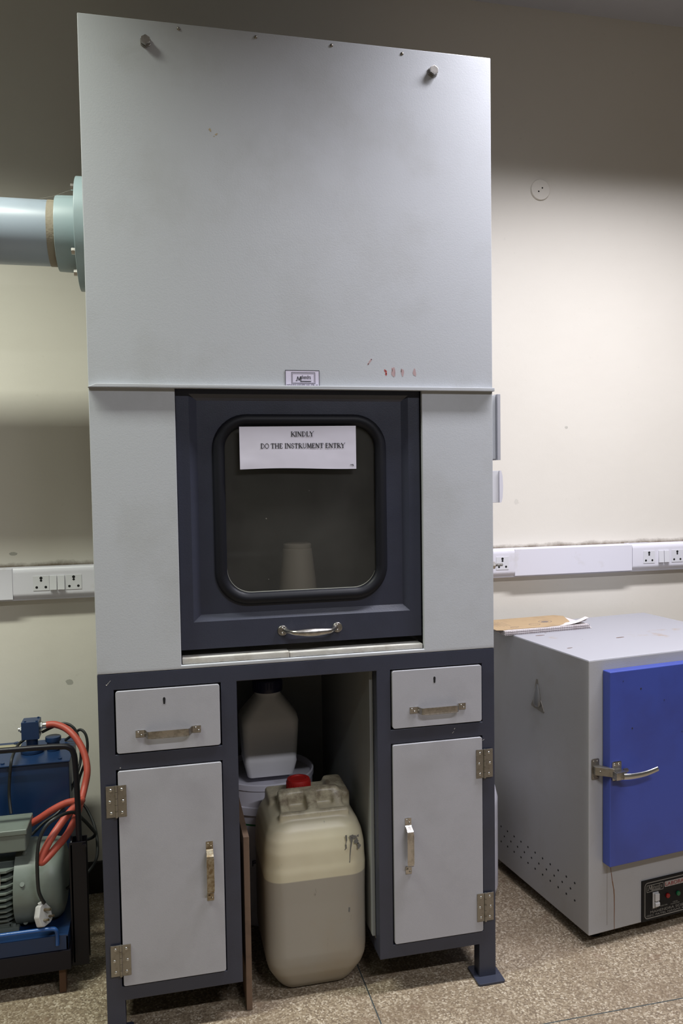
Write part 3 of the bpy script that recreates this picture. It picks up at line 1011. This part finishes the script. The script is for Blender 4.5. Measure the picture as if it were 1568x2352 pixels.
# ------------------------------------------------------------------ trunking on the wall
tr = thing('cable_trunking', 'white plastic cable trunking with sockets running along the wall behind everything', 'trunking', (.8, .71, .979))
TY = .690
def module(x0, x1):
    mb = MB()
    prof = [(WY-.001, .980), (WY-.001, 1.0832), (.702, 1.0832), (.696, 1.0815), (.692, 1.076), (.690, 1.066), (.690, 1.003), (.693, .994), (.699, .986), (.706, .981)]
    mb.prism(prof, 'x', x0, x1, bev=0)
    return mb
tb_ = MB()
tb_.box(-1.4, 3.0, .7005, WY-.0005, .9795, 1.0838, .0012)
tb_.build('channel', TRUNK, tr)
tk = MB()
for x0_, x1_ in ((-1.4, -.298), (1.394, 1.868)):
    tk = MB().box(x0_, x1_-.0008, .6905, .7008, .985, 1.0815, .0015)
    tk.build('cover_plate', TRUNK, tr)
def socket(x, holder, slot_w=.048):
    sk = MB()
    sk.box(x-slot_w/2, x+slot_w/2, .6885, .6908, 1.0100, 1.0565, .0004)
    y = .6884
    for (dx, dz, r) in ((0, .0165, .0046), (0, .0085, .0036), (-.0135, -.0125, .0040), (.0135, -.0125, .0040)):
        sk.cyl((x+dx, y+.0001, 1.033+dz), (x+dx, y-.0002, 1.033+dz), r, n=16, mi=1)
    sk.build('socket', [SWITCH, DARKHOLE], holder)
def switch(x, holder):
    mb = MB()
    M = Matrix.Translation((x, .6885, 1.0333)) @ Matrix.Rotation(-.06, 4, 'X')
    mb.box(-.0105, .0105, -.0035, .002, -.0225, .0225, .0006, M=M)
    mb.build('rocker_switch', SWITCH, holder)
for x0_, x1_, sock, sw in ((-.298, -.02, (-.2145, -.117), (-.1785, -.155)), (1.20, 1.394, (1.345,), ()), (1.868, 2.40, (1.937, 2.057), (1.9875, 2.0110))):
    mo = module(x0_, x1_).build('socket_module', TRUNK, tr)
    for s_ in sock:
        socket(s_, mo)
    for s_ in sw:
        switch(s_, mo)
MB().box(1.853, 1.947, .703, .722, 1.0838, 1.0862, .0005).box(1.862, 1.94, .7035, .7065, 1.0862, 1.0868, mi=1).build('joint_cover', [TRUNK, HINGE], tr)

# painted-over round cover high on the wall
jcv = MB()
jcv.cyl((1.517, WY-.0005, 2.372), (1.517, WY-.006, 2.372), .0375, .0355, n=48, bev=.001)
for dx, dz in ((-.008, -.007), (.006, .006)):
    jcv.cyl((1.517+dx, WY-.0059, 2.372+dz), (1.517+dx, WY-.0065, 2.372+dz), .0028, n=12, mi=1)
tag(jcv.build('junction_cover', [WALL, DARKHOLE], off=(0, 0, 0)), 'small round painted cover with two holes, high on the right wall', 'cover')

# ------------------------------------------------------------------ oven
ov = thing('laboratory_oven', 'grey metal laboratory oven with a bright blue door, on the floor right of the cabinet', 'oven', (1.3136, .0516, 0), .1277, local=True)
OW, OD, OZ0, OZ1 = .662, .540, .0355, .8290
MB().box(0, OW, 0, OD, OZ0, OZ1-.0012, .003, seg=3).build('housing', OVEN, ov)
MB().box(.0008, OW-.0008, .0008, OD-.0008, OZ1-.004, OZ1, .0025, seg=3).build('top_sheet', OVEN_TOP, ov)
for x in (.06, OW-.06):
    for y in (.06, OD-.06):
        MB().cyl((x, y, .0005), (x, y, OZ0+.001), .022, .026, n=24, bev=.002).build('rubber_foot', BLACK, ov)
for k in range(11):
    for yy, zz in ((.4640, .1595), (.4640, .1075), (.4440, .1335)):
        if zz < .12 or zz > .15 or k < 10:
            MB().cyl((0, yy-.04*k, zz), (-.0004, yy-.04*k, zz), .0032, n=12).build('vent_hole', DARKHOLE, ov)
od_ = MB().box(.046, .618, -.0335, -.0008, .2420, .7990, .003, seg=3).build('door', BLUE, ov)
la = MB()
la.box(.052, .082, -.0365, -.0338, .490, .545, .003)
la.box(.047, .083, -.0600, -.0365, .5005, .5225, .002)
la.prism([(.085, .524), (.098, .524), (.103, .518), (.100, .513), (.085, .515)], 'y', -.043, -.040)
for p in ((.059, .5375), (.074, .5375), (.059, .496), (.074, .496)):
    la.dome((p[0], -.0365, p[1]), (0, -1, 0), .0032, .002)
la.build('latch_body', NICKEL, od_)
lv = MB()
pth = smooth_path([(.068, -.064, .511), (.09, -.068, .5105), (.12, -.070, .511), (.15, -.071, .514), (.178, -.073, .521)], 5)
lv.tube(pth, [.0085-.0018*i/(len(pth)-1) for i in range(len(pth))], n=12, squash=(1, .55, 1))
lv.build('latch_lever', STEEL, od_)
kp = MB()
kp.prism(rrect(.008, .034, .488, .548, .005, 3), 'y', -.0003, -.0025, bev=.0004)
kp.prism([(.012, -.0025), (.012, -.012), (.050, -.046), (.056, -.042), (.034, -.0025)], 'z', .505, .5285, bev=.0008)
kp.dome((.022, -.022, .5175), (-.5, -1, 0), .0022, .002)
for p in ((.015, .5405), (.027, .5405), (.015, .495), (.027, .495)):
    kp.dome((p[0], -.0025, p[1]), (0, -1, 0), .0028, .0018)
kp.build('latch_keeper', HINGE, ov)
for x, y, rx, ry in ((.075, .345, .018, .0035), (.285, .215, .016, .004), (.05, .155, .010, .003), (.115, .372, .004, .0015)):
    MB().prism([(x+rx*math.cos(2*PI*k/10)*(1+.2*math.sin(k*2.3)), y+ry*math.sin(2*PI*k/10)) for k in range(10)], 'z', OZ1-.0001, OZ1+.0002).build('rust_spot', RUST, ov, wn=False)
# hanging hook bracket on the side
hk = MB()
def side(poly, x0_, x1_, mb, mi=0, bev=0):
    return mb.prism(poly, 'x', x0_, x1_, mi=mi, bev=bev)
side([(.247, .7165), (.254, .7165), (.258, .700), (.266, .655), (.281, .632), (.281, .626), (.216, .618), (.212, .624), (.230, .655), (.243, .700)], -.0018, 0, hk, bev=.0005)
hk.build('side_bracket', HINGE, ov)
hk2 = MB()
ring_ = []
for z, w in ((.632, .010), (.640, .016), (.655, .0165), (.675, .012), (.695, .006), (.702, .004)):
    ring_.append([(-.0018-.011*math.sin(PI*k/10)*(w/.0165), .2475+w*math.cos(PI*k/10), z) for k in range(11)])
hk2.loft(ring_)
hk2.build('bracket_boss', mat('dull_grey_metal', (.22, .22, .22), .4, .6), ov)
# control panel
cp_ = MB().box(.184, .520, -.004, -.0003, .0375, .1605, .001).build('control_panel', BLACK, ov)
pr = MB()
for k, q in enumerate(zip(rrect(.1945, .512, .0455, .1520, .010, 5), rrect(.1945, .512, .0455, .1520, .010, 5)[1:]+rrect(.1945, .512, .0455, .1520, .010, 5)[:1])):
    a, c_ = Vector(q[0]), Vector(q[1])
    if (c_-a).length < 1e-6:
        continue
    d = (c_-a).normalized()
    n_ = Vector((-d.y, d.x))*.0014
    pr.prism([tuple(a-n_), tuple(c_-n_), tuple(c_+n_), tuple(a+n_)], 'y', -.0040, -.0045)
join(pr, text_bm('MAHENDRA SCIENTIFIC INST.', .2145, .0585, .215, .0075, -.0040, .0004))
join(pr, text_bm('GEC PATEL NAGAR KANPUR-208022', .2010, .0500, .235, .0052, -.0040, .0004))
join(pr, text_bm('MAINS', .2215, .0695, .017, .0036, -.0040, .0004))
join(pr, text_bm('HEATER', .2520, .0720, .026, .0036, -.0040, .0004))
join(pr, text_bm('TEMP.', .2970, .0750, .020, .0034, -.0040, .0004))
join(pr, text_bm('INDICATOR', .2900, .0700, .033, .0034, -.0040, .0004))
for q in ((.2005, .2625, .1430, .1450), (.2005, .2625, .1235, .1253), (.2005, .2023, .1235, .1450), (.2607, .2625, .1235, .1450)):
    pr.box(q[0], q[1], -.0045, -.0040, q[2], q[3])
join(pr, text_bm('ahendra', .2215, .1300, .036, .0125, -.0040, .0004))
logo_m(pr, .2045, .1260, .0165, -.0040)
pr.build('panel_lettering', LETTER, cp_)
MB().prism(rrect(.2665, .445, .1280, .1445, .003, 3), 'y', -.0040, -.0045).build('white_strip', LABEL_DIM, cp_)
text_bm('LABORATORY OVEN', .2695, .1310, .170, .0105, -.0045, .0004).build('red_lettering', RED_INK, cp_)
sw_ = MB()
sw_.box(.2215, .2425, -.0075, -.0040, .0745, .1210, .0008)
sw_.box(.2250, .2410, -.0135, -.0075, .0965, .1185, .0015)
sw_.prism([(-.0075, .094), (-.014, .090), (-.014, .0805), (-.0075, .078)], 'x', .2260, .2420, bev=.001)
sw_.build('rocker_switch', PLUG, cp_)
MB().cyl((.2775, -.0040, .1010), (.2775, -.0085, .1010), .0075, .0068, n=24, bev=.001).build('red_lamp', RED_LAMP, cp_)
MB().cyl((.3165, -.0040, .1005), (.3165, -.0085, .1005), .0075, .0068, n=24, bev=.001).build('green_lamp', GREEN_LAMP, cp_)
# seam, rust run and marks
MB().box(.0628, .0637, -.0004, .0001, .055, .240).build('panel_seam', HINGE, ov)
rs = MB()
pts = [(.0755, .222), (.0775, .205), (.0815, .180), (.0865, .155), (.0880, .135), (.0885, .100), (.0880, .070), (.0885, .037)]
streak(rs, pts, [.0008, .0012, .0015, .0017, .0014, .0012, .0010], 0)
rs.build('rust_run', mat('rust_run_brown', (.16, .07, .025), .7), ov)
for (x, y, r) in ((.152, .742, .0026), (.122, .632, .0022), (.235, .70, .0014), (.09, .77, .0012), (.30, .60, .0015)):
    MB().cyl((x, -.0334, y), (x, -.0340, y), r, n=10).build('paint_chip', INK, od_)

# notebook lying on the oven
nb = thing('notebook', 'worn kraft-covered notebook lying on the back left corner of the oven top', 'notebook', (1.3136, .0516, .8290), .1277, local=True)
NM = Matrix.Translation((-.032, .384, 0)) @ Matrix.Rotation(-.035, 4, 'Z')
pg = MB()
for k in range(9):
    pg.box(.0015*math.sin(k*2.1)+.001, .330-.0015*k+.002*math.cos(k*3), .0015*math.sin(k*1.7), .172-.001*k, .0006+.0017*k, .0021+.0017*k, .0003, M=NM)
for k in range(46):
    x = .006+.0070*k
    pg.box(x, x+.0008, -.0012, -.0002, .0008, .0155, mi=1, M=NM)
pg.build('pages', [PAGES, mat('page_rule', (.25, .20, .25), .8)], nb)
cv = MB()
cv.prism([(-.022, .016), (.0, .008), (.02, .013), (.09, .010), (.16, .006), (.215, .012), (.255, .030), (.285, .060), (.322, .150), (.300, .178), (-.020, .178)], 'z', .0163, .0175, M=NM)
cv.build('cover', KRAFT, nb)
cp2 = MB()
curl = []
for i in range(13):
    t = i/12
    curl.append((.215+.108*t, .0005+.020*t**2.2))
for k in range(3):
    poly = [(x, .0163+z*(1-.28*k)) for x, z in curl]
    full = poly+[(x, z-.0004) for x, z in poly[::-1]]
    cp2.prism(full, 'y', .004+.006*k, .026+.008*k, M=NM)
cp2.build('curled_pages', PAGES, nb)
st_ = MB()
for cx, cy, rx, ry in ((.145, .055, .020, .016), (.205, .085, .024, .018), (.06, .04, .016, .006)):
    for k in range(16):
        a = 2*PI*k/16
        q = [(cx+rx*math.cos(a), cy+ry*math.sin(a)), (cx+rx*math.cos(a+.34), cy+ry*math.sin(a+.34)), (cx+(rx-.0016)*math.cos(a+.34), cy+(ry-.0016)*math.sin(a+.34)), (cx+(rx-.0016)*math.cos(a), cy+(ry-.0016)*math.sin(a))]
        st_.prism(q, 'z', .0175, .0177, M=NM)
st_.prism([(.190+.014*math.cos(2*PI*k/12)+.012, .082+.009*math.sin(2*PI*k/12)) for k in range(12)], 'z', .0175, .0177, M=NM)
for k in range(5):
    st_.box(.01+.012*k, .0108+.012*k, .06+.004*(k % 2), .13, .0175, .0177, M=NM)
st_.build('stamp_marks', mat('faded_stamp_ink', (.13, .11, .11), .8), nb)

# ------------------------------------------------------------------ hydraulic pump unit on the left
pu = thing('hydraulic_pump', 'blue hydraulic pump with grey-green motor and orange hose, left of the cabinet', 'pump', (-.32, .4, 0))
MB().box(-.62, -.119, .43, .63, .175, .5475, .004).build('oil_tank', PUMP_BLUE, pu)
lid = MB()
lid.box(-.625, -.116, .425, .635, .5475, .5520, .0015)
for x in (-.145, -.30, -.46):
    lid.cyl((x, .445, .552), (x, .445, .5555), .006, n=6)
lid.cyl((-.29, .615, .552), (-.29, .615, .557), .009, n=6)
lid.build('tank_lid', PUMP_BLUE, pu)
MB().box(-.36, -.275, .585, .612, .5522, .5528).build('tank_label', mat('aged_label', (.30, .27, .18), .7), pu)
vb = MB()
vb.cyl((-.232, .53, .5525), (-.232, .53, .563), .033, n=32, bev=.002)
vb.cyl((-.232, .53, .563), (-.232, .53, .598), .0165, n=24)
vb.box(-.2575, -.2085, .505, .555, .596, .648, .001)
for x, y in ((-.248, .515), (-.215, .512), (-.215, .548)):
    vb.cyl((x, y, .648), (x, y, .6505), .0035, n=6)
vbo = vb.build('valve_block', PUMP_BLUE, pu)
ft = MB()
ft.cyl((-.2090, .53, .629), (-.2010, .53, .629), .0125, n=6, bev=.001).cyl((-.2010, .53, .629), (-.187, .53, .629), .0085, .0095, n=18)
ft.cyl((-.2575, .53, .622), (-.2640, .53, .622), .0105, n=6, bev=.001).cyl((-.264, .53, .622), (-.269, .53, .622), .006, n=14)
ft.build('chrome_fitting', STEEL, pu)
fc = MB()
fc.cyl((-.173, .53, .5525), (-.173, .53, .580), .018, n=32).cyl((-.173, .53, .580), (-.173, .53, .594), .0225, n=32, bev=.002)
fc.build('filler_cap', PUMP_BLUE, pu)
# motor
MC = (.335, .262)
mo = MB()
mo.cyl((-.62, *MC), (-.246, *MC), .084, n=48)
mo.build('motor_body', MOTOR, pu)
fin = MB()
for k in range(9):
    z = .185+.0160*k
    hz = abs(z-MC[1])
    if hz > .1:
        continue
    yy = MC[0]-math.sqrt(.108**2-hz**2)
    fin.prism([(-.62, yy), (-.262, yy), (-.246, yy+.014), (-.246, MC[0]), (-.62, MC[0])], 'z', z-.0022, z+.0022)
fin.prism([(-.62, .243), (-.262, .243), (-.246, .257), (-.246, .33), (-.62, .33)], 'z', .330, .336)
fin.build('cooling_fins', MOTOR, pu)
cw = MB()
def cring(x, r):
    return [(x, MC[0]+r*math.cos(2*PI*k/48), MC[1]+r*math.sin(2*PI*k/48)) for k in range(48)]
cw.loft([cring(-.245, .098), cring(-.245, .1080), cring(-.205, .1085), cring(-.200, .1065), cring(-.160, .106), cring(-.140, .102), cring(-.129, .092), cring(-.124, .075), cring(-.1235, .01)])
for a in (20, 62, -50):
    y, z = MC[0]-.1085*math.cos(math.radians(a)), MC[1]+.1085*math.sin(math.radians(a))
    cw.cyl((-.222, y+.002, z-.001), (-.222, y-.002*math.cos(math.radians(a)), z+.002), .006, n=12)
cw.build('fan_cowl', MOTOR, pu, ang=40)
MB().box(-.62, -.238, .255, .40, .1635, .176, .001).box(-.30, -.262, .262, .29, .176, .20, .001).cyl((-.252, .262, .176), (-.252, .262, .184), .007, n=6).build('motor_foot', MOTOR, pu)
tbx = MB()
tbx.box(-.62, -.2120, .2500, .352, .3800, .4300, .004, seg=3)
tbx.box(-.625, -.2085, .2470, .355, .4250, .4400, .003, seg=3)
tbx.build('terminal_box', MOTOR, pu)
MB().box(-.345, -.276, .2385, .2405, .290, .338, .001, M=None).build('rating_plate', STEEL, pu)
# tray, rail, cart frame
ty = MB()
ty.box(-.62, -.109, .208, .620, .1585, .1635, .001)
ty.box(-.62, -.109, .208, .214, .1235, .1600, .001).box(-.115, -.109, .208, .620, .1235, .1600, .001)
ty.build('drip_tray', PUMP_BLUE, pu)
rl = MB()
rl.tube(smooth_path([(-.62, .200, .1895), (-.40, .200, .1893), (-.20, .200, .1890), (-.150, .200, .1885), (-.138, .201, .183), (-.136, .204, .170), (-.136, .206, .140)], 5), .0052, n=12)
rl.build('front_rail', RAIL_BLUE, pu)
cf = MB()
cf.box(-.62, -.103, .205, .245, .0700, .1225, .002).box(-.62, -.103, .58, .62, .0700, .1225, .002)
cf.box(-.143, -.103, .245, .58, .0700, .1225, .002)
cf.build('cart_frame', FRAME_BLACK, pu)
ps = MB()
ps.prism(rrect(.250, .292, .050, .392, .010, 4), 'x', -.1015, -.0975)
ps.box(-.1060, -.0620, .250, .254, .050, .388, .001)
ps.box(-.1060, -.0620, .288, .292, .050, .388, .001)
ps.cyl((-.066, .249, .378), (-.066, .245, .378), .006, n=6)
ps.build('side_post', FRAME_BLACK, pu)
hn = MB()
hn.tube(smooth_path([(-.62, .262, .6500), (-.40, .262, .6505), (-.20, .262, .6500), (-.120, .262, .6480), (-.098, .262, .643), (-.088, .262, .630), (-.0835, .262, .600), (-.081, .262, .52), (-.080, .262, .44), (-.0795, .262, .30)], 6), .0076, n=14)
hn.build('tube_handle', FRAME_BLACK, pu)
for x in (-.128, -.58):
    for y in (.235, .59):
        MB().box(x-.0085, x+.0085, y-.015, y+.015, .0008, .0705, .001).build('leg', RUST, pu)
hose = [(-.191, .53, .629), (-.168, .53, .629), (-.137, .52, .618), (-.11, .5, .599), (-.088, .48, .569), (-.075, .46, .537), (-.071, .44, .505), (-.078, .42, .469), (-.086, .38, .441), (-.093, .33, .426), (-.111, .28, .401),
        (-.140, .235, .382), (-.161, .215, .367), (-.170, .210, .365), (-.167, .215, .380), (-.145, .235, .417), (-.116, .27, .448), (-.095, .30, .463), (-.082, .31, .470), (-.077, .33, .470), (-.094, .35, .461), (-.123, .36, .454), (-.159, .365, .437), (-.196, .375, .412), (-.223, .385, .395)]
MB().tube(smooth_path(hose, 6), .0098, n=16).build('hose', HOSE, pu)
c1 = [(-.206, .54, .605), (-.171, .55, .617), (-.14, .55, .623), (-.112, .54, .606), (-.097, .53, .561), (-.096, .52, .518), (-.104, .5, .486), (-.119, .48, .45), (-.146, .42, .411), (-.19, .41, .384), (-.222, .40, .357)]
c2_ = [(-.147, .6, .556), (-.119, .58, .58), (-.099, .57, .594), (-.083, .56, .58), (-.078, .55, .546), (-.085, .54, .503), (-.103, .53, .455), (-.106, .52, .406), (-.08, .5, .372), (-.056, .46, .333), (-.045, .4, .307), (-.047, .36, .282), (-.068, .32, .267), (-.101, .3, .253), (-.12, .3, .240)]
c4 = [(-.248, .54, .592), (-.269, .52, .580), (-.269, .42, .577), (-.274, .405, .535), (-.277, .40, .477), (-.27, .38, .432)]
for c_ in (c1, c2_, c4):
    MB().tube(smooth_path(c_, 6), .0042, n=10).build('control_cable', CABLE, pu)
c3 = [(-.1665, .2155, .252), (-.172, .210, .268), (-.178, .205, .295), (-.179, .203, .348), (-.177, .203, .393), (-.171, .21, .428), (-.154, .22, .457), (-.126, .235, .47), (-.096, .285, .457), (-.073, .31, .424), (-.052, .34, .38), (-.048, .38, .349), (-.063, .42, .32), (-.099, .48, .29), (-.112, .5, .291)]
MB().tube(smooth_path(c3, 6), .0046, n=10).build('power_cable', CABLE, pu)
plg = MB()
PM = Matrix.Translation((-.170, .214, .222)) @ Matrix.Rotation(-.55, 4, 'Z') @ Matrix.Rotation(-.25, 4, 'Y')
plg.prism([(-.022, -.022), (-.024, .004), (-.010, .027), (.010, .027), (.024, .006), (.022, -.022), (.012, -.027), (-.012, -.027)], 'x', -.010, .008, bev=.003, M=PM)
plg.cyl((0, 0, .022), (0, 0, .032), .0065, n=14, M=PM)
pgo = plg.build('mains_plug', PLUG, pu)
pin = MB()
pin.cyl((.008, .000, .012), (.028, .000, .012), .0038, n=12, M=PM).cyl((.008, -.010, -.010), (.024, -.010, -.010), .0030, n=12, M=PM).cyl((.008, .010, -.010), (.024, .010, -.010), .0030, n=12, M=PM)
pin.build('brass_pins', BRASSY, pgo)

for o in list(bpy.data.objects):
    if '_off' in o.keys():
        del o['_off']
